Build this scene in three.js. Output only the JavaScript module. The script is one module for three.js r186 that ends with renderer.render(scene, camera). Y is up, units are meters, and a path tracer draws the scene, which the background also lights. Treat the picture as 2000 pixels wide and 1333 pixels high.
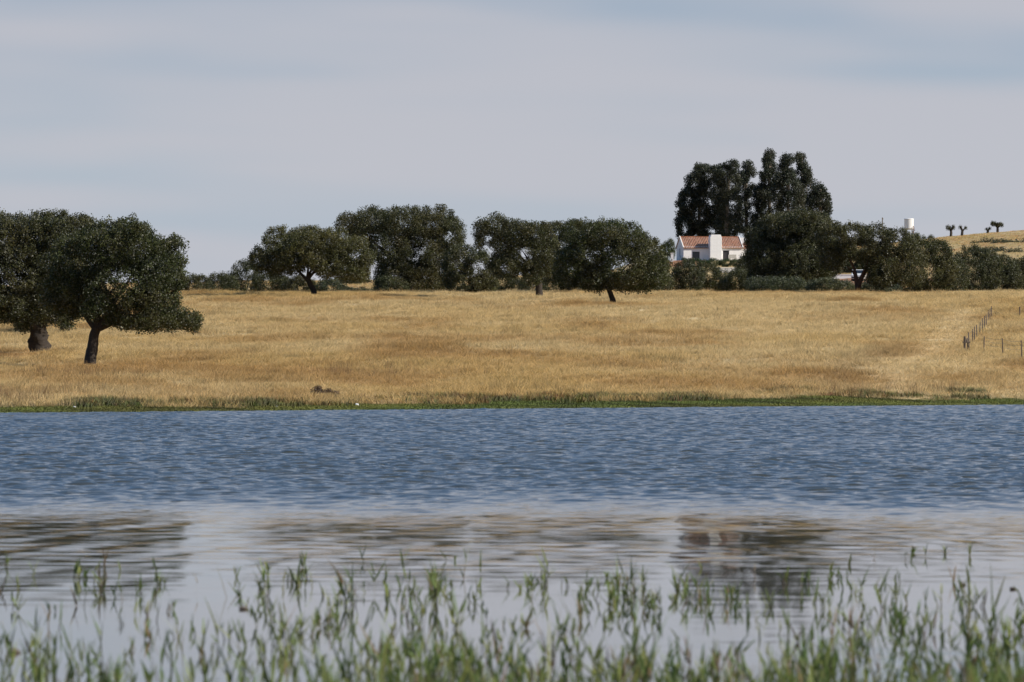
import * as THREE from 'three';
import { mergeGeometries } from 'three/addons/utils/BufferGeometryUtils.js';

// ---------------------------------------------------------------- camera, sky, sun, exposure
const scene = new THREE.Scene();
const EYE = 1.6, F = 12100, HORIZON = 729;                     // metres above the pond; lens length and horizon row in photo pixels
const camera = new THREE.PerspectiveCamera(2 * Math.atan(666.5 / F) * 180 / Math.PI, 1024 / 682, 1, 20000);
camera.filmGauge = 22.3;
camera.position.set(0, EYE, 0);
camera.rotation.x = Math.atan((HORIZON - 666.5) / F);
camera.focus = 480; camera.userData.fStop = 5;

const SUN = new THREE.Vector3(0.79, 0.57, 0.24).normalize();
const sun = new THREE.DirectionalLight(new THREE.Color(1, 0.91, 0.78), 4.8);
sun.name = 'sun'; sun.position.copy(SUN).multiplyScalar(900).add(new THREE.Vector3(0, 0, -500));
sun.target.position.set(0, 0, -500); sun.castShadow = true;
Object.assign(sun.shadow.camera, { left: -300, right: 300, top: 300, bottom: -300, near: 1, far: 2500 });
sun.shadow.mapSize.set(4096, 4096);
scene.add(sun, sun.target);

const renderer = new THREE.WebGLRenderer({ antialias: true });
renderer.toneMapping = THREE.LinearToneMapping;
renderer.toneMappingExposure = 1.2;
renderer.shadowMap.enabled = true;

// ---------------------------------------------------------------- random numbers and noise
function rng(seed) { let s = seed >>> 0; return () => { s = (s + 0x6d2b79f5) | 0; let t = Math.imul(s ^ (s >>> 15), 1 | s); t = (t + Math.imul(t ^ (t >>> 7), 61 | t)) ^ t; return ((t ^ (t >>> 14)) >>> 0) / 4294967296; }; }
function hash(x, y, z) { let h = Math.imul(x, 374761393) ^ Math.imul(y, 668265263) ^ Math.imul(z, 2147483647 - 1274126177); h = Math.imul(h ^ (h >>> 13), 1274126177); return ((h ^ (h >>> 16)) >>> 0) / 4294967296; }
const sm = (t) => t * t * (3 - 2 * t);
function noise(x, y, z = 0) {
  const i = Math.floor(x), j = Math.floor(y), k = Math.floor(z), u = sm(x - i), v = sm(y - j), w = sm(z - k);
  const L = (a, b, t) => a + (b - a) * t;
  const q = (kk) => L(L(hash(i, j, kk), hash(i + 1, j, kk), u), L(hash(i, j + 1, kk), hash(i + 1, j + 1, kk), u), v);
  return L(q(k), q(k + 1), w) * 2 - 1;
}
const fbm = (x, y, z, n = 4) => { let s = 0, a = 0.5; for (let i = 0; i < n; i++, a *= 0.5, x = x * 2.03 + 17.1, y = y * 2.03 + 5.3, z = z * 2.03 + 9.7) s += a * noise(x, y, z); return s; };
const clamp = (x, a = 0, b = 1) => Math.min(b, Math.max(a, x));
const step = (a, b, x) => sm(clamp((x - a) / (b - a)));
const lerp = (a, b, t) => a + (b - a) * t;
const mix3 = (a, b, t) => [lerp(a[0], b[0], t), lerp(a[1], b[1], t), lerp(a[2], b[2], t)];
function table(pts, x) { if (x <= pts[0][0]) return pts[0][1]; for (let i = 1; i < pts.length; i++) if (x < pts[i][0]) return lerp(pts[i - 1][1], pts[i][1], (x - pts[i - 1][0]) / (pts[i][0] - pts[i - 1][0])); return pts[pts.length - 1][1]; }

// ---------------------------------------------------------------- the sky: thin cloud veils low down, bluer and clearer above
{
  const W = 4096, H = 2048, data = new Float32Array(W * H * 4);
  for (let r = 0; r < H; r++) {
    const up = ((r + 0.5) / H - 0.5) * Math.PI, deg = up * 180 / Math.PI, e = Math.max(0, deg);
    const t = 1 - Math.exp(-Math.max(0, e - 2.0) / 5.6);
    const base = mix3([0.385, 0.475, 0.56], [0.026, 0.150, 0.375], t), v = Math.log(e + 3.2) * 9;
    const cover = lerp(1, 0.08, step(4, 11, e));
    for (let c = 0; c < W; c++) {
      const o = (r * W + c) * 4;
      if (deg < -0.3) { data[o] = 0.25; data[o + 1] = 0.27; data[o + 2] = 0.285; data[o + 3] = 1; continue; }
      const a = ((c + 0.5) / W - 0.5) * 2 * Math.PI, x = Math.cos(a), z = Math.sin(a);
      let m = 0;
      if (cover > 0.02 && (e < 32 || !(c & 1) || true)) {
        const n = e < 40 ? fbm(x * 11 + 3.1, v * 1.15 + x * 2.5, z * 11 + 1.7, 4) : fbm(x * 5, v, z * 5, 2);
        const thread = e < 12 ? noise(x * 26, v * 4.2 + x * 9, z * 26) * 0.12 : 0;
        m = step(-0.62, 0.52, n * 1.1 + thread + 0.09 + 0.14 * step(0.4, 2.2, e) * (1 - step(8, 20, e))) * cover;
      }
      const d = Math.acos(clamp(x * Math.cos(up) * SUN.x + Math.sin(up) * SUN.y + z * Math.cos(up) * SUN.z, -1, 1)), glow = Math.exp(-d * d / 0.12) * 0.5 + Math.exp(-d * 2.2) * 0.22;
      const veil = [0.535, 0.530, 0.575];
      for (let k = 0; k < 3; k++) data[o + k] = (lerp(base[k], veil[k], m * 0.8) + glow * [1, 0.95, 0.88][k]) * 0.84;
      data[o + 3] = 1;
    }
  }
  const sky = new THREE.DataTexture(data, W, H, THREE.RGBAFormat, THREE.FloatType);
  sky.mapping = THREE.EquirectangularReflectionMapping; sky.magFilter = THREE.LinearFilter; sky.needsUpdate = true;
  scene.background = sky; scene.environment = sky;
}

// ---------------------------------------------------------------- the lie of the land
const P = (px, py, D) => new THREE.Vector3((px - 1000) / F * D, EYE + (HORIZON - py) / F * D, -D);
const shore = (x) => 276 + 1.38 * clamp(x, -60, 70) + 0.9 * noise(x * 0.16, 3.3) + 0.35 * noise(x * 0.6, 7.7);
const FAR = [[330, 1.25], [356, 1.9], [430, 4.05], [500, 6.25], [550, 7.75], [595, 9.05], [618, 9.45], [640, 9.55], [670, 9.7], [720, 10.8], [800, 12.9], [900, 15], [1000, 16], [1250, 17], [1700, 14], [3000, 10], [7000, 0]];
function ground(x, D) {
  const s = shore(x);
  if (D < s) return -Math.min(1.1, (s - D) * 0.06);
  const near = 1.9 * table([[0, 0], [0.06, 0.07], [0.15, 0.17], [0.3, 0.28], [1, 1]], (D - s) / (356 - s));
  let h = D < 356 ? near : table(FAR, D);
  const u = D - s;
  h += clamp(u / 30) * (0.16 * noise(x * 0.13, D * 0.07, 1) + 0.10 * noise(x * 0.35, D * 0.16, 2)) + step(12, 40, u) * 0.05 * noise(x * 1.1, D * 0.5, 5);
  h += 11.6 * step(-25, 115, x) * step(650, 1150, D) - 1.6 * step(20, 120, -x) * step(500, 700, D) ;
  const pad = Math.hypot((x - 31.5) / 1.3, (D - 1006) / 1.3);
  h = lerp(h, 19.75, 1 - step(7, 14, pad));
  const terrace = step(0.022, 0.027, x / D) * (1 - step(0.043, 0.050, x / D)), cap = table([[690, 99], [700, 10.2], [800, 12.4], [905, 15.0], [960, 16.4], [984.4, 17.6], [985.6, 18.45], [992.5, 18.6], [995, 19.75], [1035, 19.75], [1050, 99]], D);   // steps below the farmhouse
  return lerp(h, Math.min(h, cap), terrace);
}
function onGround(px, py, d0 = 280, d1 = 1400) {                 // where the sight line of a photo pixel meets the ground
  for (let D = d0; D < d1; D += 0.5) { const p = P(px, py, D); if (p.y <= ground(p.x, D)) return new THREE.Vector3(p.x, ground(p.x, D), -D); }
  return P(px, py, d1);
}

// ---------------------------------------------------------------- helpers
const taken = new Map();
function numbered(n) { const k = taken.get(n) ?? 0; taken.set(n, k + 1); return k ? `${n}_${String(k).padStart(3, '0')}` : n; }
function tag(o, label, category, group, kind) { if (label) o.userData.label = label; if (category) o.userData.category = category; if (group) o.userData.group = group; if (kind) o.userData.kind = kind; return o; }
function thing(name, label, category, pos, turn = 0, group) { const o = new THREE.Group(); o.name = numbered(name); o.position.copy(pos); o.rotation.y = turn; scene.add(o); return tag(o, label, category, group); }
function put(name, geometry, material, parent = scene) { const m = new THREE.Mesh(Array.isArray(geometry) ? mergeGeometries(geometry) : geometry, material); m.name = parent === scene ? numbered(name) : name; m.castShadow = m.receiveShadow = true; parent.add(m); return m; }
function tex(size, f, srgb = false) {                              // repeating noise texture: f(u, v) -> [r, g, b]
  const d = new Uint8Array(size * size * 4);
  for (let j = 0; j < size; j++) for (let i = 0; i < size; i++) { const c = f(i / size, j / size), o = (j * size + i) * 4; d[o] = clamp(c[0]) * 255; d[o + 1] = clamp(c[1]) * 255; d[o + 2] = clamp(c[2]) * 255; d[o + 3] = 255; }
  const t = new THREE.DataTexture(d, size, size); t.wrapS = t.wrapT = THREE.RepeatWrapping; t.magFilter = THREE.LinearFilter; if (srgb) t.colorSpace = THREE.SRGBColorSpace; t.needsUpdate = true; return t;
}
const wrapNoise = (u, v, s, seed) => { const a = noise(u * s, v * s, seed), b = noise((u - 1) * s, v * s, seed), c = noise(u * s, (v - 1) * s, seed), d = noise((u - 1) * s, (v - 1) * s, seed); return lerp(lerp(a, b, u), lerp(c, d, u), v); };
const col = (r, g, b) => new THREE.Color().setRGB(r, g, b);
function box(w, h, d, x = 0, y = 0, z = 0) { return new THREE.BoxGeometry(w, h, d).translate(x, y, z); }
function tube(points, radii, sides = 9, wobble = 0.08, seed = 1) {   // a tapered, slightly lumpy tube
  const pos = [], nor = [], uv = [], idx = [], n = points.length, R = rng(seed), ph = R() * 9;
  for (let i = 0; i < n; i++) {
    const t = points[Math.min(n - 1, i + 1)].clone().sub(points[Math.max(0, i - 1)]).normalize(), a = new THREE.Vector3(Math.abs(t.x) > 0.8 ? 0 : 1, 0, Math.abs(t.x) > 0.8 ? 1 : 0).cross(t).normalize(), b = t.clone().cross(a);
    for (let j = 0; j <= sides; j++) {
      const g = (j % sides) / sides * Math.PI * 2, r = radii[i] * (1 + wobble * Math.sin(3 * g + ph + i) + wobble * 0.6 * Math.sin(5 * g - i * 1.7)), c = a.clone().multiplyScalar(Math.cos(g)).addScaledVector(b, Math.sin(g));
      pos.push(points[i].x + c.x * r, points[i].y + c.y * r, points[i].z + c.z * r); nor.push(c.x, c.y, c.z); uv.push(j / sides * 2, i * 0.7);
    }
  }
  for (let i = 0; i < n - 1; i++) for (let j = 0; j < sides; j++) { const q = i * (sides + 1) + j, p = q + sides + 1; idx.push(q, q + 1, p, q + 1, p + 1, p); }
  const last = (n - 1) * (sides + 1); for (let j = 1; j < sides - 1; j++) idx.push(last, last + j, last + j + 1);
  const g = new THREE.BufferGeometry(); g.setAttribute('position', new THREE.Float32BufferAttribute(pos, 3)); g.setAttribute('normal', new THREE.Float32BufferAttribute(nor, 3)); g.setAttribute('uv', new THREE.Float32BufferAttribute(uv, 2)); g.setIndex(idx); return g;
}
function curveThrough(pts, r0, r1, n = 8, sides = 9, wobble = 0.08, seed = 1) {
  const c = new THREE.CatmullRomCurve3(pts), ps = c.getPoints(n);
  return tube(ps, ps.map((_, i) => lerp(r0, r1, Math.pow(i / n, 0.8))), sides, wobble, seed);
}

// ---------------------------------------------------------------- materials
const grain = tex(256, (u, v) => { const a = 0.5 + 0.5 * (wrapNoise(u, v, 24, 1) * 0.55 + wrapNoise(u, v, 60, 2) * 0.45); return [a, a, a]; });
const barkBump = tex(128, (u, v) => { const a = 0.5 + 0.5 * (wrapNoise(u, v * 0.999, 20, 4) * 0.6 + wrapNoise(u, v, 44, 6) * 0.4); return [a, a, a]; });
const mottled = (base, range, seed, s1 = 10, s2 = 40) => tex(256, (u, v) => { const a = wrapNoise(u, v, s1, seed) * 0.6 + wrapNoise(u, v, s2, seed + 1) * 0.4; return base.map((b, i) => b + range[i] * a); });
const M = {};
M.ground = new THREE.MeshStandardMaterial({ vertexColors: true, roughness: 1, map: tex(512, (u, v) => { const a = 0.82 + 0.26 * (wrapNoise(u, v, 14, 31) * 0.4 + wrapNoise(u, v, 48, 32) * 0.6); return [a, a, a * 0.98]; }), bumpMap: grain, bumpScale: 0.08 });
M.water = new THREE.MeshPhysicalMaterial({ color: col(0.050, 0.050, 0.036), roughness: 0.035, ior: 1.333, metalness: 0 });
M.bark = new THREE.MeshStandardMaterial({ map: mottled([0.045, 0.036, 0.030], [0.03, 0.025, 0.022], 50), roughness: 0.95, bumpMap: barkBump, bumpScale: 0.05 });
M.barkRed = new THREE.MeshStandardMaterial({ map: mottled([0.07, 0.04, 0.03], [0.03, 0.02, 0.018], 54), roughness: 0.95, bumpMap: barkBump, bumpScale: 0.05 });
M.barkPale = new THREE.MeshStandardMaterial({ map: mottled([0.20, 0.17, 0.14], [0.1, 0.09, 0.08], 58), roughness: 0.9, bumpMap: barkBump, bumpScale: 0.03 });
M.leaf = new THREE.MeshPhysicalMaterial({ color: 0xffffff, roughness: 0.95, specularIntensity: 0.4, transmission: 0.45, thickness: 0, ior: 1.3 });
M.dry = new THREE.MeshPhysicalMaterial({ vertexColors: true, roughness: 0.92, transmission: 0.4, thickness: 0, ior: 1.3, specularIntensity: 0.4 });
M.green = new THREE.MeshStandardMaterial({ vertexColors: true, roughness: 0.7 });
M.blade = new THREE.MeshPhysicalMaterial({ vertexColors: true, roughness: 0.9, transmission: 0.35, thickness: 0, ior: 1.35 });
M.white = new THREE.MeshStandardMaterial({ map: mottled([0.74, 0.745, 0.755], [0.09, 0.09, 0.1], 70, 6, 30), roughness: 0.9, bumpMap: grain, bumpScale: 0.01 });
M.whiteTrim = new THREE.MeshStandardMaterial({ color: col(0.76, 0.76, 0.74), roughness: 0.9 });
M.dark = new THREE.MeshStandardMaterial({ color: col(0.025, 0.024, 0.03), roughness: 0.5 });
M.glass = new THREE.MeshStandardMaterial({ color: col(0.02, 0.025, 0.032), roughness: 0.08 });
M.shutter = new THREE.MeshStandardMaterial({ color: col(0.05, 0.06, 0.09), roughness: 0.6 });
M.tile = new THREE.MeshStandardMaterial({ vertexColors: true, roughness: 0.85 });
M.stone = new THREE.MeshStandardMaterial({ map: mottled([0.42, 0.4, 0.36], [0.14, 0.13, 0.12], 76), roughness: 0.95 });
M.wood = new THREE.MeshStandardMaterial({ map: mottled([0.12, 0.095, 0.075], [0.05, 0.04, 0.04], 80), roughness: 0.95 });
M.steel = new THREE.MeshStandardMaterial({ color: col(0.2, 0.2, 0.2), roughness: 0.5, metalness: 0.8 });
M.rust = new THREE.MeshStandardMaterial({ color: col(0.2, 0.09, 0.05), roughness: 0.95 });
M.clay = new THREE.MeshStandardMaterial({ color: col(0.38, 0.21, 0.14), roughness: 0.95 });
M.paint = new THREE.MeshPhysicalMaterial({ color: col(0.78, 0.78, 0.76), roughness: 0.35, clearcoat: 0.6, clearcoatRoughness: 0.1 });
M.tyre = new THREE.MeshStandardMaterial({ color: col(0.02, 0.02, 0.02), roughness: 0.9 });
M.lamp = new THREE.MeshStandardMaterial({ color: col(0.6, 0.6, 0.6), roughness: 0.15, metalness: 0.3 });

// ---------------------------------------------------------------- ground: one sheet from under the pond to the far hills
const patchTone = (x, D) => {                                       // dry grass colour, varying in drifts as it grew
  const a = fbm(x * 0.045 + 4, D * 0.022, 3.1, 3), b = fbm(x * 0.16, D * 0.05 + 9, 8.2, 3), c = noise(x * 0.6, D * 0.25, 4.4);
  let k = mix3([0.66, 0.475, 0.205], [0.74, 0.575, 0.31], clamp(0.5 + a * 1.7));
  k = mix3(k, [0.56, 0.365, 0.15], clamp(0.05 + b * 1.9 + 0.3 * step(440, 380, D) * step(290, 330, D)));
  k = mix3(k, [0.34, 0.25, 0.13], clamp(-0.55 - 2.2 * b * c - a * 1.2 + 0.35 * c));
  const bank = (D > 300 && D < 520) ? x - table([[300, 21], [360, 24.5], [388, 28.5], [440, 33.2], [497, 38.4], [520, 40]], D) : 99;    // worn track beside the fence and the low bank along it
  k = mix3(k, [0.80, 0.63, 0.36], Math.exp(-((bank + 2.2) ** 2) / 1.8) * 0.55); k = mix3(k, [0.36, 0.24, 0.13], Math.exp(-((bank + 5.2 + noise(D * 0.1, 3)) ** 2) / 1.6) * 0.3 * step(440, 380, D));
  return k;
};
{
  const xs = [], ds = [];
  for (let x = -1500; x < -110; x += 70) xs.push(x);
  for (let x = -110; x <= 150; x += 1.25) xs.push(x);
  for (let x = 180; x <= 1500; x += 66) xs.push(x);
  for (let D = -80; D < 230; D += 20) ds.push(D);
  for (let D = 230; D < 360; D += 0.7) ds.push(D);
  for (let D = 360; D < 660; D += 1.5) ds.push(D);
  for (let D = 660; D < 975; D += 5) ds.push(D);
  for (let D = 975; D < 1000; D += 0.8) ds.push(D);
  for (let D = 1000; D < 1400; D += 5) ds.push(D);
  for (let D = 1400; D <= 7000; D += 200) ds.push(D);
  const nx = xs.length, nd = ds.length, pos = new Float32Array(nx * nd * 3), cl = new Float32Array(nx * nd * 3), uv = new Float32Array(nx * nd * 2), idx = new Uint32Array((nx - 1) * (nd - 1) * 6);
  for (let j = 0, o = 0; j < nd; j++) for (let i = 0; i < nx; i++, o++) {
    const x = xs[i], D = ds[j], u = D - shore(x);
    pos.set([x, ground(x, D), -D], o * 3); uv.set([x / 6, D / 6], o * 2);
    let k = patchTone(x, D).map((q) => q * 0.9);
    if (u < 40) { const w = noise(x * 0.35, D * 0.3, 12) * 4; k = mix3([0.15, 0.175, 0.055], k, step(6 + w, 12 + w, u)); k = mix3([0.09, 0.075, 0.05], k, step(-0.4, 0.7, u)); }
    if (D > 660) {
      k = mix3(k, [0.48, 0.345, 0.155], 0.5);
      const red = (1 - step(6, 12, Math.hypot((x - 43) / 1.3, (D - 775) / 2.2))) + (1 - step(3, 6, Math.hypot(x - 26.8, D - 996)));
      k = mix3(k, [0.33, 0.16, 0.08], clamp(red));
    }
    cl.set(k, o * 3);
  }
  for (let j = 0, o = 0; j < nd - 1; j++) for (let i = 0; i < nx - 1; i++, o += 6) { const a = j * nx + i, b = a + 1, c = a + nx, d = c + 1; idx.set([a, b, c, b, d, c], o); }
  const g = new THREE.BufferGeometry(); g.setAttribute('position', new THREE.BufferAttribute(pos, 3)); g.setAttribute('color', new THREE.BufferAttribute(cl, 3)); g.setAttribute('uv', new THREE.BufferAttribute(uv, 2)); g.setIndex(new THREE.BufferAttribute(idx, 1)); g.computeVertexNormals();
  tag(put('ground', g, M.ground), 'golden sloping pasture with a green bank at the pond', 'ground', null, 'structure');
}

// ---------------------------------------------------------------- water: wind ripples beyond a calm sheet
{
  const R = rng(77), rip = [], calm = [];
  const gauss = () => Math.sqrt(-2 * Math.log(R() + 1e-9)) * Math.cos(6.2832 * R());
  for (let i = 0; i < 46; i++) { const L = 0.19 * Math.pow(5.2, (i + R()) / 46), th = gauss() * 0.62 + 0.1, k = 6.2832 / L; rip.push([k * Math.sin(th), k * Math.cos(th), R() * 6.2832, 0.045, k, L]); }
  for (let i = 0; i < 16; i++) { const L = 0.3 * Math.pow(5, R()), th = gauss() * (i % 3 ? 0.22 : 0.6), k = 6.2832 / L; calm.push([k * Math.sin(th), k * Math.cos(th), R() * 6.2832, 0.0017, k]); }
  for (let i = 0; i < 6; i++) { const L = 0.35 + 0.9 * R(), th = 1.5708 + (R() - 0.5) * 0.4, k = 6.2832 / L; calm.push([k * Math.sin(th), k * Math.cos(th), R() * 6.2832, 0.008, k]); }   // faint cross ripples
  const ts = [], ds = [];
  const half = 1000 / F;
  for (let t = -60; t < -2; t += 6) ts.push(t); ts.push(-0.9, -0.4, -0.2);
  for (let i = 0; i <= 380; i++) ts.push(half * 1.27 * (i / 190 - 1));
  ts.push(0.2, 0.4, 0.9); for (let t = 2; t <= 60; t += 6) ts.push(t);
  for (let D = 4; D < 26; D += 0.5) ds.push(D);
  for (let D = 26; D < 62; D += 0.055) ds.push(D);
  for (let D = 62; D < 330; D += 0.064 + (D - 62) * 0.0004) ds.push(D);
  ds.push(420);
  const nx = ts.length, nd = ds.length, pos = new Float32Array(nx * nd * 3), nor = new Float32Array(nx * nd * 3), idx = new Uint32Array((nx - 1) * (nd - 1) * 6);
  for (let j = 0, o = 0; j < nd; j++) for (let i = 0; i < nx; i++, o++) {
    const D = ds[j], t = ts[i], x = t * D, inView = Math.abs(t) < half * 1.28;
    let h = 0, sx = 0, sz = 0;
    if (inView) {
      const edge = D + 3.5 * noise(x * 0.16, 4.5) + 2 * noise(x * 0.45, D * 0.05, 9) + 1.2 * noise(x * 1.1, D * 0.1, 2);
      const gust = 0.85 + 0.35 * fbm(x * 0.09, D * 0.035, 6.6, 3);
      const A = (0.004 + 0.10 * step(61, 71, edge) + 0.896 * step(66, 90, edge)) * gust * lerp(1, 0.8, step(180, 300, D));
      if (A > 0.005) for (const w of rip) { const fade = clamp((w[5] - 0.0011 * D) / 0.12); if (!fade) continue; const p = w[0] * x + w[1] * D + w[2], c = Math.cos(p) * w[3] * A * fade; h += Math.sin(p) * w[3] * A * fade / w[4]; sx += c * w[0] / w[4]; sz += c * w[1] / w[4]; }
      const C = (1 - step(70, 84, D)) * lerp(0.2, 1.25, step(36, 66, D)) * (0.8 + 0.7 * noise(x * 0.5, D * 0.25, 3));
      if (C > 0) for (const w of calm) { const p = w[0] * x + w[1] * D + w[2], c = Math.cos(p) * w[3] * C; h += Math.sin(p) * w[3] * C / w[4]; sx += c * w[0] / w[4]; sz += c * w[1] / w[4]; }
    }
    pos[o * 3] = x; pos[o * 3 + 1] = h; pos[o * 3 + 2] = -D;
    const l = 1 / Math.hypot(sx, 1, sz); nor[o * 3] = -sx * l; nor[o * 3 + 1] = l; nor[o * 3 + 2] = sz * l;     // slope is measured along D = -z
  }
  for (let j = 0, o = 0; j < nd - 1; j++) for (let i = 0; i < nx - 1; i++, o += 6) { const a = j * nx + i, b = a + 1, c = a + nx, d = c + 1; idx[o] = a; idx[o + 1] = b; idx[o + 2] = c; idx[o + 3] = b; idx[o + 4] = d; idx[o + 5] = c; }
  const g = new THREE.BufferGeometry(); g.setAttribute('position', new THREE.BufferAttribute(pos, 3)); g.setAttribute('normal', new THREE.BufferAttribute(nor, 3)); g.setIndex(new THREE.BufferAttribute(idx, 1));
  tag(put('water', g, M.water), 'pond, wind rippled blue beyond a calm reflecting margin', 'water', null, 'structure');
}

// ---------------------------------------------------------------- leaf sprays shared by every crown
function spray(seed, n, size, flat = 1) {
  const R = rng(seed), pos = [], nor = [], v = new THREE.Vector3(), q = new THREE.Quaternion(), e = new THREE.Euler();
  for (let i = 0; i < n; i++) {
    const d = new THREE.Vector3(R() - 0.5, (R() - 0.5) * flat, R() - 0.5).normalize().multiplyScalar(Math.pow(R(), 0.45));
    q.setFromEuler(e.set(R() * 6.28, R() * 6.28, R() * 6.28));
    const L = size * (0.7 + 0.6 * R()), w = L * 0.55, pts = [[-L, 0], [0, -w], [L, 0], [0, w]].map(([a, b]) => v.clone().set(a, b, (a * a) * 0.12).applyQuaternion(q).add(d));
    const nn = new THREE.Vector3(0, 0, 1).applyQuaternion(q).lerp(d.clone().normalize(), 0.7).normalize();
    for (const k of [0, 1, 2, 0, 2, 3]) { pos.push(pts[k].x, pts[k].y, pts[k].z); nor.push(nn.x, nn.y, nn.z); }
  }
  const g = new THREE.BufferGeometry(); g.setAttribute('position', new THREE.Float32BufferAttribute(pos, 3)); g.setAttribute('normal', new THREE.Float32BufferAttribute(nor, 3)); return g;
}
const SPRAY = [spray(5, 66, 0.16), spray(6, 66, 0.16, 0.8)];
const GUM = spray(9, 60, 0.19, 1.4);

// lobes: [x, y, rx, ry] in photo pixels at the tree's distance, made solid: lobes in front and behind fill the crown's depth
function makeCrown(parent, base, D, lobes, o = {}) {
  const ppm = F / D, R = rng(o.seed ?? Math.round(base.x * 31 + D)), full = [];
  const L0 = lobes.map(([px, py, rx, ry]) => { const c = P(px, py, D).sub(base); return { x: c.x, y: c.y, z: 0, rx: rx / ppm, ry: ry / ppm }; });
  const lo = Math.min(...L0.map((l) => l.x - l.rx)), hi = Math.max(...L0.map((l) => l.x + l.rx)), mid = (lo + hi) / 2, half = (hi - lo) / 2 * (o.depth ?? 0.85);
  for (const l of L0) {
    const rz = Math.max(l.rx, l.ry) * 0.95, deep = Math.sqrt(Math.max(0, half * half - ((l.x - mid) * (o.depth ?? 0.85)) ** 2));
    full.push({ ...l, rz });
    if (deep > rz * 1.0) for (const s of [1, -1]) full.push({ x: l.x + (R() - 0.5) * l.rx * 0.5, y: l.y + (R() - 0.6) * l.ry * 0.5, z: s * (deep - rz * 0.55) * (0.75 + 0.3 * R()), rx: l.rx * (0.72 + 0.18 * R()), ry: l.ry * (0.72 + 0.16 * R()), rz: rz * 0.8 });
  }
  const size = o.size ?? 0.42, rows = [], m = new THREE.Matrix4(), q = new THREE.Quaternion(), e = new THREE.Euler(), gap = o.gap ?? 0.3;
  for (const l of full) {
    const n = Math.round((o.density ?? 0.85) * 4 * Math.PI * Math.pow((Math.pow(l.rx * l.ry, 1.6) + Math.pow(l.rx * l.rz, 1.6) + Math.pow(l.ry * l.rz, 1.6)) / 3, 1 / 1.6) / (size * size) * 0.62);
    for (let i = 0; i < n; i++) {
      const c = 2 * R() - 1, a = 6.2832 * R(), s = Math.sqrt(1 - c * c), far = R() < (o.gum ? 0.13 : 0.08);
      const lump = 1 + 0.16 * noise(s * Math.cos(a) * 2.2 + l.x * 3, c * 2.2 + l.y * 3, s * Math.sin(a) * 2.2 + l.z), r = (far ? 0.98 + 0.14 * R() : 0.70 + 0.30 * Math.sqrt(R())) * lump;
      const x = l.x + l.rx * r * s * Math.cos(a), y = l.y + l.ry * r * c, z = l.z + l.rz * r * s * Math.sin(a);
      if (full.some((k) => k !== l && ((x - k.x) / k.rx) ** 2 + ((y - k.y) / k.ry) ** 2 + ((z - k.z) / k.rz) ** 2 < 0.42)) continue;
      const g = noise((x + base.x) * 0.9 / (size * 2), y * 0.9 / (size * 2), z * 0.9 / (size * 2) + D);
      if (g < -1 + gap * 1.35 && !far) continue;
      if (y < (o.floor ?? -9)) continue;
      rows.push([x, y, z, size * (far ? 0.45 : 0.7 + 0.55 * R())]);
    }
  }
  const mesh = new THREE.InstancedMesh(o.gum ? GUM : SPRAY[(o.seed ?? 0) & 1], M.leaf, rows.length), tint = o.tint ?? [0.062, 0.066, 0.030], dry = o.dry ?? [0.105, 0.085, 0.035];
  rows.forEach(([x, y, z, s], i) => {
    m.compose(new THREE.Vector3(x, y, z), q.setFromEuler(e.set(R() * 6.28, R() * 6.28, R() * 6.28)), new THREE.Vector3(s, s, s)); mesh.setMatrixAt(i, m);
    const k = mix3(tint, dry, clamp((o.dryness ?? 0.22) + 0.55 * noise(x * 0.55 + base.x, y * 0.55, z * 0.55 + 7) + 0.25 * (R() - 0.5))), b = 0.80 + 0.42 * R();
    mesh.setColorAt(i, col(k[0] * b * 1.06, k[1] * b * 1.14, k[2] * b));
  });
  mesh.name = 'crown'; mesh.userData.kind = 'stuff'; mesh.castShadow = mesh.receiveShadow = true; parent.add(mesh);
  return L0;
}
const localPts = (base, D, pts) => pts.map(([px, py, dz = 0]) => P(px, py, D).sub(base).add(new THREE.Vector3(0, 0, dz)));

// a tree: trunk from its foot, limbs into the crown, crown
function tree(name, label, category, D, foot, trunkPts, r, lobes, o = {}) {
  const base = P(foot[0], foot[1], D); const gy = ground(base.x, D); const sink = base.y - gy; base.y = gy;
  const t = thing(name, label, category, base, 0, o.group), bark = o.bark ?? M.bark;
  if (trunkPts) {
    const pts = localPts(base, D, trunkPts); pts.unshift(new THREE.Vector3(0, -0.35, 0));
    const c = new THREE.CatmullRomCurve3(pts), ps = c.getPoints(12), rad = ps.map((_, i) => lerp(r * (i < 2 ? 1.28 - i * 0.14 : 1), r * 0.72, i / 12));
    put('trunk', tube(ps, rad, 14, o.knots ?? 0.09, D), bark, t);
    const top = ps[ps.length - 1], R = rng(D * 7 + foot[0]);
    const targets = (o.limbs ?? lobes.filter((_, i) => i % 2 === 0).slice(0, 5)).map(([px, py]) => P(px, py, D).sub(base));
    for (const q of targets) {
      q.z += (R() - 0.5) * 1.6;
      const midp = top.clone().lerp(q, 0.45).add(new THREE.Vector3((R() - 0.5) * 0.5, 0.1 + R() * 0.3, (R() - 0.5) * 0.5)), from = top.clone().add(new THREE.Vector3(0, -r * 0.4, 0));
      put('limb', curveThrough([from, midp, q], r * (o.limbThick ?? 0.55), r * 0.1, 8, 8, 0.08, q.x * 10), bark, t);
    }
  }
  makeCrown(t, base, D, lobes, o);
  return t;
}
const oak = (...a) => tree('holm_oak', ...a);

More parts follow.
